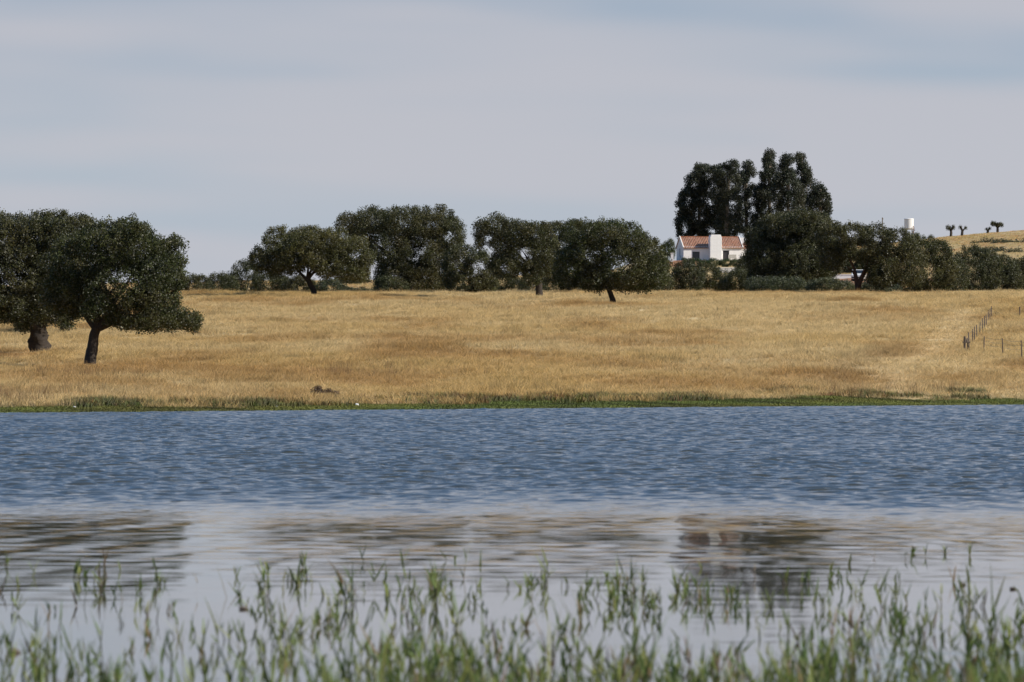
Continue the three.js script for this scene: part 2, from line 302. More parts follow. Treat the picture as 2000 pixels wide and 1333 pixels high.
// ---------------------------------------------------------------- the big oaks by the pond
oak('broad holm oak with single leaning trunk and low drooping bough over the golden grass', 'tree', 356, [175, 720], [[178, 690], [182, 665], [187, 640]], 0.36,
  [[212, 476, 58, 46], [270, 488, 55, 48], [160, 515, 66, 58], [240, 548, 85, 62], [312, 525, 44, 48], [132, 575, 54, 44], [338, 532, 24, 32], [280, 570, 46, 24], [318, 482, 16, 13], [337, 472, 13, 10], [352, 478, 9, 8], [345, 508, 14, 10],
   [236, 624, 26, 14], [268, 632, 28, 13], [305, 628, 36, 18], [345, 618, 32, 20], [372, 628, 20, 14], [300, 602, 34, 18], [330, 590, 22, 20], [190, 606, 34, 20], [250, 460, 46, 32]],
  { seed: 12, size: 0.36, density: 1.0, limbs: [[225, 560], [165, 560], [270, 520], [310, 560], [345, 485], [205, 520], [290, 622], [355, 615], [140, 590]], dryness: 0.12, tint: [0.056, 0.066, 0.026] });
oak('huge holm oak with thick knotted forked trunk behind the leaning pondside oak', 'tree', 385, [77, 694], [[75, 670], [74, 655], [76, 640]], 0.68,
  [[0, 462, 70, 46], [70, 452, 55, 36], [115, 446, 44, 32], [-70, 500, 70, 66], [25, 530, 85, 62], [105, 530, 70, 62], [15, 595, 72, 34], [75, 600, 50, 36], [-75, 580, 60, 40], [45, 628, 20, 16], [-130, 540, 60, 60], [150, 455, 40, 36], [110, 606, 30, 16]],
  { seed: 15, knots: 0.2, size: 0.38, density: 0.9, limbs: [[40, 615], [110, 600], [20, 560], [90, 540], [-30, 560]], dryness: 0.16 });
oak('holm oak glimpsed behind the two pondside oaks, its stout trunk between theirs', 'tree', 440, [126, 658], [[126, 645], [125, 632]], 0.42,
  [[125, 600, 48, 30], [90, 585, 40, 30], [150, 580, 40, 30], [120, 555, 55, 35], [127, 636, 12, 14]], { seed: 18, dryness: 0.1 });

// ---------------------------------------------------------------- oaks along the crest
oak('rounded olive green holm oak with curved leaning trunk, standing alone in the pasture', 'tree', 588, [613, 581], [[612, 568], [606, 556], [600, 545]], 0.30,
  [[512, 507, 24, 24], [548, 474, 34, 28], [600, 470, 44, 27], [655, 474, 44, 28], [697, 500, 33, 38], [530, 520, 30, 18], [568, 512, 36, 24], [640, 518, 36, 22], [680, 524, 36, 22], [580, 490, 40, 28], [620, 495, 40, 26], [700, 535, 22, 14]],
  { seed: 21, limbs: [[560, 515], [590, 500], [625, 500], [660, 510], [535, 500]], dryness: 0.42, tint: [0.066, 0.070, 0.028], dry: [0.135, 0.115, 0.040] });
oak('tallest of the crest oaks, a massive dark dome with foliage down to the grass', 'tree', 628, [800, 576], [[800, 560], [797, 545]], 0.5,
  [[680, 437, 25, 18], [728, 430, 42, 24], [788, 433, 50, 30], [850, 433, 44, 30], [880, 460, 30, 42], [760, 482, 44, 40], [820, 490, 52, 48], [868, 520, 38, 46], [775, 535, 42, 30], [830, 548, 45, 26], [748, 552, 16, 22], [700, 452, 22, 14]],
  { seed: 24, limbs: [[740, 480], [790, 470], [850, 480], [700, 445], [875, 500]], dryness: 0.2, gap: 0.34 });
oak('small bushy holm oak leaning against the tallest crest oak', 'tree', 606, [905, 578], [[905, 565], [906, 555]], 0.25,
  [[895, 512, 34, 34], [935, 522, 28, 36], [912, 548, 46, 26], [955, 545, 16, 24]], { seed: 27, dryness: 0.16, tint: [0.066, 0.072, 0.035] });
oak('holm oak with hanging side bough and a straight stout trunk in the pasture', 'tree', 584, [1053, 579], [[1053, 560], [1051, 545]], 0.36,
  [[940, 452, 15, 20], [937, 472, 10, 14], [972, 442, 28, 21], [1012, 455, 36, 25], [1050, 458, 36, 24], [982, 478, 30, 26], [1022, 498, 42, 36], [1062, 500, 30, 40], [990, 518, 36, 24], [1042, 538, 22, 16]],
  { seed: 30, limbs: [[985, 500], [1020, 490], [1060, 490], [960, 455], [1035, 520]], dryness: 0.3, gap: 0.32 });
oak('shaded holm oak filling the space behind the two stout trunked pasture oaks', 'tree', 612, [1112, 576], [[1112, 565], [1111, 550]], 0.35,
  [[1080, 454, 32, 19], [1112, 449, 34, 17], [1100, 488, 42, 36], [1108, 532, 46, 32], [1075, 520, 30, 30]], { seed: 33, dryness: 0.12 });
oak('wide dark holm oak with slender forked trunk, nearest of the crest trees', 'tree', 550, [1198, 597], [[1196, 583], [1192, 573], [1189, 565]], 0.27,
  [[1135, 456, 40, 24], [1185, 457, 46, 26], [1225, 470, 40, 34], [1262, 490, 32, 28], [1284, 524, 24, 36], [1150, 502, 50, 40], [1210, 512, 55, 42], [1255, 535, 40, 30], [1165, 545, 45, 22], [1225, 550, 36, 18], [1110, 520, 28, 40], [1290, 545, 16, 18]],
  { seed: 36, limbs: [[1150, 520], [1190, 500], [1235, 510], [1265, 530], [1215, 540]], dryness: 0.24, tint: [0.060, 0.070, 0.028] });
oak('darkest holm oak, in front of the gum trees beside the white house', 'tree', 645, [1579, 572], [[1578, 556], [1577, 545]], 0.42,
  [[1478, 470, 24, 24], [1516, 444, 34, 28], [1562, 438, 44, 26], [1602, 452, 34, 34], [1500, 500, 42, 40], [1560, 500, 56, 50], [1612, 500, 40, 42], [1488, 532, 28, 22], [1550, 538, 50, 16], [1600, 530, 28, 16]],
  { seed: 39, limbs: [[1510, 490], [1550, 480], [1600, 490], [1560, 510]], dryness: 0.1, gap: 0.12, density: 1.1 });
oak('spreading holm oak with V shaped reddish trunk between the darkest oak and a bushy one', 'tree', 618, [1676, 575], [[1676, 566], [1676, 559]], 0.34,
  [[1628, 462, 33, 27], [1666, 461, 40, 24], [1710, 466, 40, 26], [1755, 474, 38, 26], [1624, 502, 26, 28], [1690, 488, 48, 20], [1735, 512, 42, 34], [1775, 518, 38, 42], [1722, 544, 30, 16], [1645, 488, 24, 18]],
  { seed: 42, bark: M.barkRed, limbThick: 0.85, limbs: [[1655, 520], [1696, 508], [1650, 490], [1720, 500]], dryness: 0.3, depth: 0.6 });
oak('bushy holm oak with foliage to the ground below the water tank', 'tree', 652, [1810, 577], [[1810, 565], [1810, 550]], 0.4,
  [[1795, 486, 36, 28], [1832, 496, 28, 26], [1812, 534, 46, 36], [1850, 535, 26, 32], [1775, 550, 36, 22]], { seed: 45, dryness: 0.26, tint: [0.064, 0.070, 0.030] });

// ---------------------------------------------------------------- gum trees behind the house
const gum = (label, foot, top, lobes, seed, D = 1062) => tree('gum_tree', label, 'tree', D, foot, [[foot[0] + 1, (foot[1] * 2 + top[1]) / 3], [(foot[0] + top[0]) / 2, (foot[1] + top[1] * 2) / 3], top], 0.34, lobes,
  { seed, gum: true, bark: M.barkPale, size: 0.60, density: 1.05, gap: 0.12, depth: 0.7, tint: [0.038, 0.047, 0.033], dry: [0.064, 0.056, 0.032], dryness: 0.12 });
gum('broad rounded gum tree directly behind the white house', [1365, 500], [1368, 350], [[1342, 440, 21, 30], [1346, 402, 22, 34], [1358, 362, 20, 26], [1384, 346, 25, 22], [1385, 400, 34, 46], [1395, 445, 40, 26], [1366, 330, 10, 8], [1375, 420, 40, 40], [1400, 425, 30, 36], [1392, 372, 26, 30]], 51);
gum('dense gum tree rising beyond the house chimney and roof', [1418, 500], [1425, 325], [[1412, 340, 17, 20], [1432, 326, 12, 14], [1424, 362, 22, 26], [1424, 402, 24, 34], [1424, 440, 28, 28], [1410, 380, 20, 26]], 52, 1056);
gum('thin open gum tree with sky showing through its crown', [1457, 502], [1458, 335], [[1460, 324, 9, 9], [1467, 336, 9, 8], [1452, 348, 11, 14], [1470, 372, 13, 12], [1454, 398, 12, 18], [1468, 432, 14, 18], [1450, 432, 14, 24], [1444, 350, 9, 12], [1448, 380, 10, 16]], 53, 1068);
gum('gum tree with the highest spire of the grove', [1503, 504], [1503, 312], [[1504, 304, 9, 10], [1497, 318, 9, 10], [1505, 326, 11, 14], [1494, 340, 9, 10], [1512, 346, 13, 14], [1494, 380, 18, 20], [1508, 402, 22, 32], [1490, 412, 14, 26], [1486, 440, 18, 26], [1482, 395, 10, 14], [1500, 355, 14, 18]], 54, 1060);
gum('gum tree with short rounded spire, middle of the grove', [1540, 505], [1538, 315], [[1538, 312, 12, 10], [1532, 326, 10, 10], [1542, 340, 12, 12], [1538, 368, 22, 22], [1545, 402, 28, 30], [1522, 378, 14, 24], [1525, 350, 8, 12], [1556, 380, 16, 24]], 55, 1052);
gum('gum tree with narrow spire on the side nearest the water tank', [1572, 506], [1566, 315], [[1563, 308, 8, 9], [1569, 322, 9, 14], [1575, 342, 9, 14], [1577, 372, 20, 24], [1578, 408, 30, 28], [1556, 350, 8, 16], [1590, 385, 14, 18]], 56, 1066);
gum('low outermost gum tree on the water tank side of the grove', [1604, 507], [1603, 370], [[1600, 372, 12, 14], [1608, 390, 13, 16], [1600, 412, 22, 20], [1615, 408, 8, 12], [1590, 395, 16, 20]], 57, 1058);

// ---------------------------------------------------------------- shrubs and scrub
function shrub(label, D, footY, lobes, o = {}) {
  const fx = lobes[0][0], base = P(fx, footY, D); base.y = ground(base.x, D) - 0.05;
  const t = thing(o.name ?? 'shrub', label, o.category ?? 'shrub', base, 0, o.group), R = rng(Math.round(fx * 3 + D));
  const stems = []; for (let i = 0; i < 4; i++) { const q = P(fx + (R() - 0.5) * lobes[0][2], lobes[0][1], D).sub(base); q.z = (R() - 0.5) * 0.8; stems.push(curveThrough([new THREE.Vector3((R() - 0.5) * 0.3, -0.2, 0), q.clone().multiplyScalar(0.5), q], 0.06, 0.02, 5, 6, 0.05, i)); }
  put('stem', stems, M.bark, t);
  makeCrown(t, base, D, lobes.map(([a, b, c, d]) => [a, b, c * (o.grow ?? 1), d * (o.grow ?? 1)]), { size: 0.36, density: 0.95, floor: -0.1, dryness: 0.1, gap: 0.12, seed: Math.round(fx), ...o });
  return t;
}
const G1 = { group: 'scrub along the crest', grow: 1.3 };
for (const [label, D, fy, lobes, o] of [
  ['low dark scrub just clear of the drooping bough of the pondside oak', 650, 580, [[385, 562, 24, 20], [362, 566, 18, 16]]],
  ['dark rounded scrub second along from the drooping bough', 655, 580, [[430, 560, 26, 21], [408, 566, 16, 14]]],
  ['tallest clump of scrub, peaking beside the lone olive green oak', 660, 580, [[478, 548, 26, 28], [490, 532, 14, 14], [456, 560, 20, 20]]],
  ['scrub under the shaded side of the lone olive green oak', 652, 580, [[530, 560, 30, 20], [556, 564, 22, 17]]],
  ['scrub just behind the curved trunk of the lone olive green oak', 648, 580, [[592, 562, 24, 18], [570, 566, 16, 14]]],
  ['grey green scrub trailing off toward the pale patch of pasture', 645, 580, [[645, 563, 22, 14], [668, 570, 18, 8], [690, 573, 12, 5]], { tint: [0.065, 0.078, 0.045] }],
  ['low scrub strip below the pale patch of pasture', 640, 579, [[722, 571, 22, 6]], { tint: [0.07, 0.08, 0.045] }],
  ['scrub at the foot of the tallest crest oak', 622, 578, [[752, 560, 16, 16], [776, 564, 18, 14]], { tint: [0.068, 0.078, 0.04] }],
  ['light green bush between the small leaning oak and the hanging bough', 606, 577, [[948, 560, 16, 14], [930, 566, 14, 10]], { tint: [0.085, 0.10, 0.04], dryness: 0.4 }],
  ['scrub beneath the hanging bough of the stout trunked oak', 625, 576, [[985, 556, 24, 18], [1010, 562, 18, 14]]],
  ['scrub beside the straight stout trunk', 622, 574, [[1040, 556, 22, 16]]],
  ['dark scrub beneath the shaded oak', 628, 573, [[1088, 556, 26, 17], [1120, 560, 20, 14]]],
  ['dark scrub behind the slender forked trunk', 630, 571, [[1160, 556, 26, 15], [1215, 558, 26, 14]]],
  ['scrub under the outer edge of the wide dark oak', 630, 570, [[1265, 556, 24, 14], [1296, 552, 14, 16]]],
  ['rounded bush below the white house gable', 660, 569, [[1345, 536, 30, 28], [1322, 545, 16, 22]], { category: 'bush', grow: 1.05, tint: [0.064, 0.07, 0.036] }],
  ['rounded bush below the house chimney', 664, 569, [[1384, 541, 26, 24], [1408, 548, 24, 20], [1362, 545, 18, 22]], { category: 'bush', grow: 1 }],
  ['bush below the low whitewashed wall', 656, 569, [[1440, 548, 30, 21], [1462, 548, 18, 20], [1420, 555, 16, 14]], { category: 'bush', grow: 1, tint: [0.068, 0.072, 0.036] }],
  ['dense thicket behind the darkest oak', 760, 560, [[1530, 520, 44, 34], [1580, 520, 44, 34], [1480, 530, 30, 30], [1600, 515, 26, 22]], { size: 0.5, density: 1.1, gap: 0.05 }],
  ['pale grey scrub before the darkest oak trunk', 636, 570, [[1500, 557, 34, 12], [1540, 559, 26, 11]], { tint: [0.075, 0.085, 0.05] }],
  ['grey green scrub between the dark trunk and the V shaped trunk', 630, 571, [[1612, 559, 28, 10], [1644, 561, 22, 8]], { tint: [0.085, 0.10, 0.06], dryness: 0.2 }],
  ['grey scrub just beyond the V shaped trunk', 640, 574, [[1712, 564, 24, 10], [1735, 566, 18, 8]], { tint: [0.075, 0.09, 0.06] }],
  ['dark tall scrub next to the bushy oak under the tank', 655, 578, [[1868, 545, 22, 32], [1850, 555, 18, 20]]],
  ['large rounded bush filling the gap below the hillside scrub', 665, 578, [[1905, 530, 38, 38], [1880, 545, 28, 28], [1925, 550, 24, 24]], { category: 'bush' }],
  ['dark bush below the pollarded trees, partly behind the large rounded bush', 670, 578, [[1955, 540, 32, 34], [1935, 520, 22, 22], [1975, 556, 24, 18]], { category: 'bush' }],
  ['bush at the picture edge below the hillside scrub', 672, 579, [[1990, 545, 30, 30], [2020, 535, 30, 30]], { category: 'bush' }],
]) shrub(label, D, fy, lobes, { ...G1, ...(o ?? {}) });
const G2 = { group: 'scrub on the far hillside', grow: 1.2, size: 0.5, tint: [0.055, 0.065, 0.036] };
for (const [label, D, fy, lobes] of [
  ['hillside scrub highest up, under the pair of pollarded trees', 960, 505, [[1912, 486, 20, 12], [1930, 482, 20, 12]]],
  ['hillside scrub under the largest pollarded tree', 950, 508, [[1958, 488, 26, 15], [1980, 484, 20, 12]]],
  ['hillside scrub running out of the picture under the ridge', 945, 510, [[2005, 490, 26, 18]]],
  ['hillside scrub mass lower down behind the large rounded bush', 900, 530, [[1915, 510, 30, 20], [1945, 506, 26, 18]]],
  ['hillside scrub mass lower down near the picture edge', 890, 535, [[1985, 514, 34, 22], [2010, 520, 30, 22]]],
]) shrub(label, D, fy, lobes, G2);
shrub('light green tree beside the house gable', 1012, 508, [[1303, 488, 11, 14], [1310, 482, 7, 13], [1295, 492, 8, 10], [1314, 494, 5, 12]], { name: 'garden_tree', category: 'tree', size: 0.4, tint: [0.07, 0.09, 0.03] });
shrub('distant dark tree line piece beyond the pale patch of pasture', 820, 552, [[700, 546, 22, 6], [672, 548, 16, 5]], { name: 'far_scrub', category: 'scrub', size: 0.5 });
shrub('small dark bush on the skyline beside the bare hill ridge', 1085, 475, [[1819, 466, 6, 5]], { name: 'skyline_bush', category: 'bush', size: 0.35 });
shrub('dark dead bush on the bank above the green shore', -onGround(630, 777, 255).z, 776, [[622, 767, 12, 10], [638, 770, 13, 7], [653, 773, 11, 5], [614, 773, 9, 6]], { name: 'bank_bush', category: 'bush', size: 0.16, tint: [0.05, 0.045, 0.03], dry: [0.12, 0.07, 0.05], dryness: 0.4 });
shrub('small dark brown bush at the upper end of the receding fence', -onGround(1948, 618, 400).z, 618, [[1948, 614, 5, 3.5]], { name: 'fence_bush', category: 'bush', size: 0.16, tint: [0.05, 0.035, 0.025], dry: [0.09, 0.055, 0.035] });

// ---------------------------------------------------------------- white house
{
  const D = 1000, c = P(1387, 508, D), gy = 19.65; c.y = gy;
  const h = thing('white_house', 'low whitewashed farmhouse with terracotta roof and broad front chimney', 'house', c.clone().add(new THREE.Vector3(0, 0, -3)), 9.5 * Math.PI / 180);
  const W = 9.7, Dp = 6, H = 2.35, rise = 1.75, T = 0.35, front = Dp / 2;
  // walls with real openings: front wall in pieces round a window and a door
  const win = [-2.85 + 0.05, 1.2, 0.3, 1.55], door = [2.15, 1.05, 0.0, 1.75];
  const seg = (x0, x1, y0, y1) => box(x1 - x0, y1 - y0, T, (x0 + x1) / 2, (y0 + y1) / 2, front - T / 2);
  const wx0 = win[0] - win[1] / 2, wx1 = win[0] + win[1] / 2, dx0 = door[0] - door[1] / 2, dx1 = door[0] + door[1] / 2;
  const gable = (x) => { const s = new THREE.Shape([[-Dp / 2 + T, 0], [Dp / 2 - T, 0], [Dp / 2 - T, H], [0, H + rise - 0.15], [-Dp / 2 + T, H]].map(([a, b]) => new THREE.Vector2(a, b))); if (x < 0) { const o = new THREE.Path([[-0.6, 0.6], [0.3, 0.6], [0.3, 2.1], [-0.6, 2.1]].map(([a, b]) => new THREE.Vector2(a, b))); s.holes.push(o); } return new THREE.ExtrudeGeometry(s, { depth: T, bevelEnabled: false }).rotateY(-Math.PI / 2).translate(x + T / 2, 0, 0); };
  const plain = (g) => g.index ? g.toNonIndexed() : g;
  put('wall', [seg(-W / 2, wx0, -0.6, H), seg(wx0, wx1, -0.6, win[2]), seg(wx0, wx1, win[3], H), seg(wx1, dx0, -0.6, H), seg(dx0, dx1, door[3], H), seg(dx1, W / 2, -0.6, H), box(W, H + 0.6, T, 0, (H - 0.6) / 2, -Dp / 2 + T / 2), gable(-W / 2 + T / 2), gable(W / 2 - T / 2)].map(plain), M.white, h);
  const w = put('window', [box(win[1] - 0.1, win[3] - win[2] - 0.1, 0.04, win[0], (win[2] + win[3]) / 2, front - 0.2)], M.glass, h);
  put('frame', [box(win[1], 0.06, 0.06, win[0], win[3] - 0.032, front - 0.16), box(win[1], 0.06, 0.06, win[0], win[2] + 0.032, front - 0.16), box(0.06, win[3] - win[2] - 0.13, 0.06, win[0], (win[2] + win[3]) / 2, front - 0.16), box(0.06, win[3] - win[2] - 0.13, 0.06, wx0 + 0.032, (win[2] + win[3]) / 2, front - 0.16), box(0.06, win[3] - win[2] - 0.13, 0.06, wx1 - 0.032, (win[2] + win[3]) / 2, front - 0.16)], M.dark, w);
  const d = put('door', [box(door[1] - 0.04, door[3] - 0.03, 0.05, door[0], door[3] / 2, front - 0.22)], M.dark, h);
  put('handle', [box(0.04, 0.14, 0.06, door[0] + 0.4, 0.9, front - 0.17)], M.steel, d);
  put('window', [box(0.05, 1.46, 0.86, -W / 2 + 0.18, 1.35, -0.15)], M.shutter, h);
  put('step', [box(1.3, 0.16, 0.5, door[0], -0.1, front + 0.26)], M.stone, h);
  // roof: deck, barrel tiles, ridge, white verges
  const slope = Math.atan2(rise, Dp / 2), len = Dp / 2 / Math.cos(slope) + 0.25, deck = [];
  for (const s of [1, -1]) deck.push(box(W + 0.16, 0.08, len, 0, 0, len / 2).rotateX(slope).translate(0, H + rise - 0.12, 0).rotateY(s > 0 ? 0 : Math.PI));
  const roof = put('roof', deck, M.clay, h);
  const R = rng(404), cols = [[0.74, 0.42, 0.26], [0.82, 0.56, 0.42], [0.50, 0.24, 0.15], [0.88, 0.72, 0.60], [0.34, 0.17, 0.12], [0.80, 0.50, 0.35]], tiles = [];
  for (const s of [1, -1]) for (let i = 0; i < 35; i++) for (let j = 0; j < 8; j++) {
    const g = new THREE.CylinderGeometry(0.12 + 0.01 * R(), 0.15, len / 8 + 0.09, 6, 1, true, -Math.PI / 2, Math.PI).rotateX(Math.PI / 2).rotateX(0.05);
    g.translate(-W / 2 + 0.2 + i * (W - 0.4) / 34 + (R() - 0.5) * 0.03, 0.08 + 0.02 * R(), (j + 0.5) * len / 8).rotateX(slope).translate(0, H + rise - 0.08, 0); if (s < 0) g.rotateY(Math.PI);
    const k = cols[Math.floor(R() * 6)], b = 0.58 + 0.42 * R(), n = g.attributes.position.count, a = new Float32Array(n * 3); for (let q = 0; q < n; q++) a.set([k[0] * b, k[1] * b, k[2] * b], q * 3);
    g.setAttribute('color', new THREE.BufferAttribute(a, 3)); tiles.push(g);
  }
  tag(put('roof_tile', tiles, M.tile, roof), null, null, null, 'stuff');
  const ridge = []; for (let i = 0; i < 24; i++) { const g = new THREE.CylinderGeometry(0.14, 0.16, W / 24 + 0.05, 7, 1, true, -Math.PI / 2, Math.PI).rotateX(Math.PI / 2).rotateY(Math.PI / 2).translate(-W / 2 + (i + 0.5) * W / 24, H + rise - 0.02, 0), n = g.attributes.position.count, a = new Float32Array(n * 3), b = 0.8 + 0.4 * R(); for (let q = 0; q < n; q++) a.set([0.45 * b, 0.2 * b, 0.11 * b], q * 3); g.setAttribute('color', new THREE.BufferAttribute(a, 3)); ridge.push(g); }
  tag(put('ridge_tile', ridge, M.tile, roof), null, null, null, 'stuff');
  const verge = []; for (const s of [1, -1]) for (const q of [1, -1]) verge.push(box(0.13, 0.16, len, q * (W / 2 + 0.06), 0.1, len / 2).rotateX(slope).translate(0, H + rise - 0.1, 0).rotateY(s > 0 ? 0 : Math.PI));
  for (const g of verge) put('verge', g, M.whiteTrim, h);
  // broad chimney breast on the front
  const ch = new THREE.Shape([[-0.92, -0.7], [0.92, -0.7], [0.92, 3.8], [0.74, 4.22], [-0.74, 4.22], [-0.92, 3.8]].map(([a, b]) => new THREE.Vector2(a, b)));
  put('chimney', new THREE.ExtrudeGeometry(ch, { depth: 1.4, bevelEnabled: true, bevelSize: 0.05, bevelThickness: 0.05, bevelSegments: 2 }).translate(0.2, 0, front - 0.05), M.white, h);

  const an = thing('outbuilding', 'white annex with dark roof half hidden beyond the farmhouse', 'building', P(1458, 507, 1008).setY(gy - 0.1), 9.5 * Math.PI / 180);
  put('wall', [box(3.6, 2.5, 4, 0.4, 1.0, 0), box(0.9, 1.0, 0.6, -0.75, 3.6, -0.6), box(0.5, 0.8, 0.5, 0.25, 3.7, -1.0)], M.white, an);
  put('roof', [new THREE.ExtrudeGeometry(new THREE.Shape([[-2.3, 0], [2.3, 0], [0, 0.9]].map(([a, b]) => new THREE.Vector2(a, b))), { depth: 4, bevelEnabled: false }).rotateY(Math.PI / 2).translate(-1.6, 2.28, 0)], M.rust, an);
  const bn = thing('stone_bench', 'grey stone bench beside the farmhouse door', 'bench', P(1431, 507, 998).setY(gy - 0.02), 9.5 * Math.PI / 180);
  put('seat', [box(1.3, 0.12, 0.5, 0, 0.5, 0)], M.stone, bn); put('leg', [box(0.25, 0.44, 0.44, -0.5, 0.22, 0)], M.stone, bn); put('leg', [box(0.25, 0.44, 0.44, 0.5, 0.22, 0)], M.stone, bn); put('backrest', [box(1.3, 0.5, 0.1, 0, 0.81, -0.2)], M.stone, bn);

  const hd = shrub('clipped dark green hedge in front of the farmhouse', 991, 521, [[1418, 514, 14, 7], [1395, 514, 14, 7.5], [1440, 514, 14, 7], [1378, 516, 12, 7], [1458, 514, 12, 7], [1362, 515, 12, 9], [1347, 514, 10, 9]], { name: 'hedge', category: 'hedge', size: 0.26, density: 1.2, depth: 0.2, gap: 0, tint: [0.04, 0.07, 0.025], dryness: 0 });
  const a = P(1393, 523.5, 983.8), b = P(1466, 522, 983.8), g0 = Math.min(ground(a.x, 983), ground(b.x, 983)), wl = thing('garden_wall', 'low cream whitewashed wall below the hedge', 'wall', new THREE.Vector3((a.x + b.x) / 2, g0 - 0.3, -983.8));
  put('wall_face', [box(b.x - a.x, a.y - g0 + 0.25, 0.35, 0, (a.y - g0 + 0.25) / 2, 0)], M.white, wl); put('coping', [box(b.x - a.x + 0.1, 0.1, 0.45, 0, a.y - g0 + 0.31, 0)], M.whiteTrim, wl);
  const gp = P(1313, 507, 996); gp.y = ground(gp.x, 996); const gt = thing('gate_pillar', 'small white pillar by the house gable above red soil', 'pillar', gp); put('shaft', [box(0.42, 1.5, 0.42, 0, 0.5, 0)], M.white, gt); put('cap', [box(0.54, 0.1, 0.54, 0, 1.302, 0)], M.whiteTrim, gt);
}
// farmyard glimpsed through the V shaped trunk
{
  const yard = onGround(1660, 543.5, 700), yD = -yard.z, a = P(1622, 540, yD), b = P(1700, 540, yD), gy = yard.y;
  const wl = thing('yard_wall', 'low white farmyard wall seen through the V shaped trunk', 'wall', new THREE.Vector3((a.x + b.x) / 2, gy - 0.25, -yD));
  const H = P(1650, 537, yD).y - gy + 0.25; put('wall_face', [box(b.x - a.x, H, 0.3, 0, H / 2, 0)], M.white, wl); put('coping', [box(b.x - a.x + 0.1, 0.08, 0.4, 0, H + 0.041, 0)], M.whiteTrim, wl);
  const vp = onGround(1678, 549, 690);
  shrub('dark thicket behind the white car in the farmyard', yD + 28, 540, [[1668, 512, 22, 24], [1700, 508, 26, 26], [1640, 520, 20, 20], [1725, 515, 22, 24]], { name: 'thicket', category: 'thicket', size: 0.5, density: 1 });
  const v = thing('white_car', 'white car parked before the farmyard wall, windscreen toward the pond', 'car', vp, -0.12);
  const s = new THREE.Shape([[-2.0, 0.28], [2.05, 0.28], [2.08, 0.62], [1.15, 0.86], [0.5, 1.34], [-1.3, 1.36], [-1.95, 0.9]].map(([x, y]) => new THREE.Vector2(x, y)));
  put('body', new THREE.ExtrudeGeometry(s, { depth: 1.5, bevelEnabled: true, bevelSize: 0.06, bevelThickness: 0.08, bevelSegments: 2 }).translate(0, 0, -0.75).rotateY(-Math.PI / 2), M.paint, v);
  put('windscreen', [box(1.34, 0.66, 0.03).rotateX(-0.93).translate(0, 1.135, 0.9)], M.glass, v);
  for (const q of [-1, 1]) { put('headlamp', [box(0.28, 0.14, 0.06, q * 0.56, 0.6, 2.13)], M.lamp, v); for (const z of [1.3, -1.3]) put('wheel', new THREE.CylinderGeometry(0.31, 0.31, 0.2, 20).rotateZ(Math.PI / 2).translate(q * 0.76, 0.31, z), M.tyre, v); }
  put('bumper', [box(1.6, 0.16, 0.1, 0, 0.38, 2.14)], M.dark, v);
}
// water tank, pole
{
  const b = P(1776, 450, 1000); const gy = ground(b.x, 1000), top = P(1776, 427, 1000).y - gy, bot = P(1776, 447, 1000).y - gy;
  const t = thing('water_tank', 'round white water tank on a raised stand above the oaks', 'water tank', b.clone().setY(gy));
  const r = 0.76, prof = [[0, bot], [r * 0.97, bot], [r, bot + 0.05], [r, top - 0.14], [r * 1.04, top - 0.12], [r * 1.04, top - 0.03], [r * 0.9, top], [0, top + 0.03]].map(([x, y]) => new THREE.Vector2(x, y));
  put('tank', new THREE.LatheGeometry(prof, 40), M.white, t);
  put('platform', [new THREE.CylinderGeometry(r * 0.9, r * 0.8, 0.12, 24).translate(0, bot - 0.065, 0)], M.stone, t);
  for (const [x, z] of [[-0.5, 0.5], [0.5, 0.5], [-0.5, -0.5], [0.5, -0.5]]) put('leg', [box(0.12, bot + 0.4, 0.12, x, (bot - 0.13 - 0.4) / 2 - 0.05, z)], M.stone, t);
  put('pipe', curveThrough([[0.62, bot + 0.35, 0.62], [0.74, bot + 0.2, 0.7], [0.72, bot - 0.3, 0.6], [0.5, -0.2, 0.68]].map((q) => new THREE.Vector3(...q)), 0.07, 0.07, 12, 7, 0), M.rust, t);
  const p = P(1724, 450, 900), g2 = ground(p.x, 900), ht = P(1724, 425, 900).y - g2, u = thing('utility_pole', 'thin dark pole sticking up above the V trunked oak', 'pole', p.clone().setY(g2));
  put('shaft', tube([0, 1, 2, 3].map((i) => new THREE.Vector3(0, -0.4 + (ht + 0.4) * i / 3, 0)), [0.09, 0.085, 0.075, 0.07], 8, 0), M.wood, u); put('insulator', [box(0.09, 0.2, 0.09, 0.11, ht - 0.2, 0)], M.stone, u);
}
// ---------------------------------------------------------------- pollarded trees on the bare hill
function pollard(label, px, yFoot, stubs, heads) {
  let D = 1100, best = -1; for (let d = 1000; d < 1300; d += 5) { const x = (px - 1000) / F * d, a = (ground(x, d) - EYE) / d; if (a > best) { best = a; D = d; } }
  const base = P(px, yFoot, D); base.y = ground(base.x, D); const k = F / D;
  const t = thing('pollarded_tree', label, 'tree', base, 0, 'pollarded trees on the hill'), Q = ([x, y, z = 0]) => new THREE.Vector3((x - px) / k, (yFoot - y) / k, z), fork = Q([px + 0.3, stubs[0]]);
  put('trunk', curveThrough([new THREE.Vector3(0, -0.3, 0), fork.clone().multiplyScalar(0.55), fork], 0.26, 0.2, 6, 9, 0.12, px), M.bark, t);
  for (const [x, y, z] of stubs.slice(1)) put('limb', curveThrough([fork.clone().add(new THREE.Vector3(0, -0.12, 0)), fork.clone().lerp(Q([x, y, z]), 0.55).add(new THREE.Vector3(0, -0.06, 0)), Q([x, y, z])], 0.17, 0.11, 6, 8, 0.12, x), M.bark, t);
  if (heads.length) makeCrown(t, base, D, heads, { size: 0.3, density: 1, depth: 0.6, gap: 0.1, seed: Math.round(px), dryness: 0.2 });
}
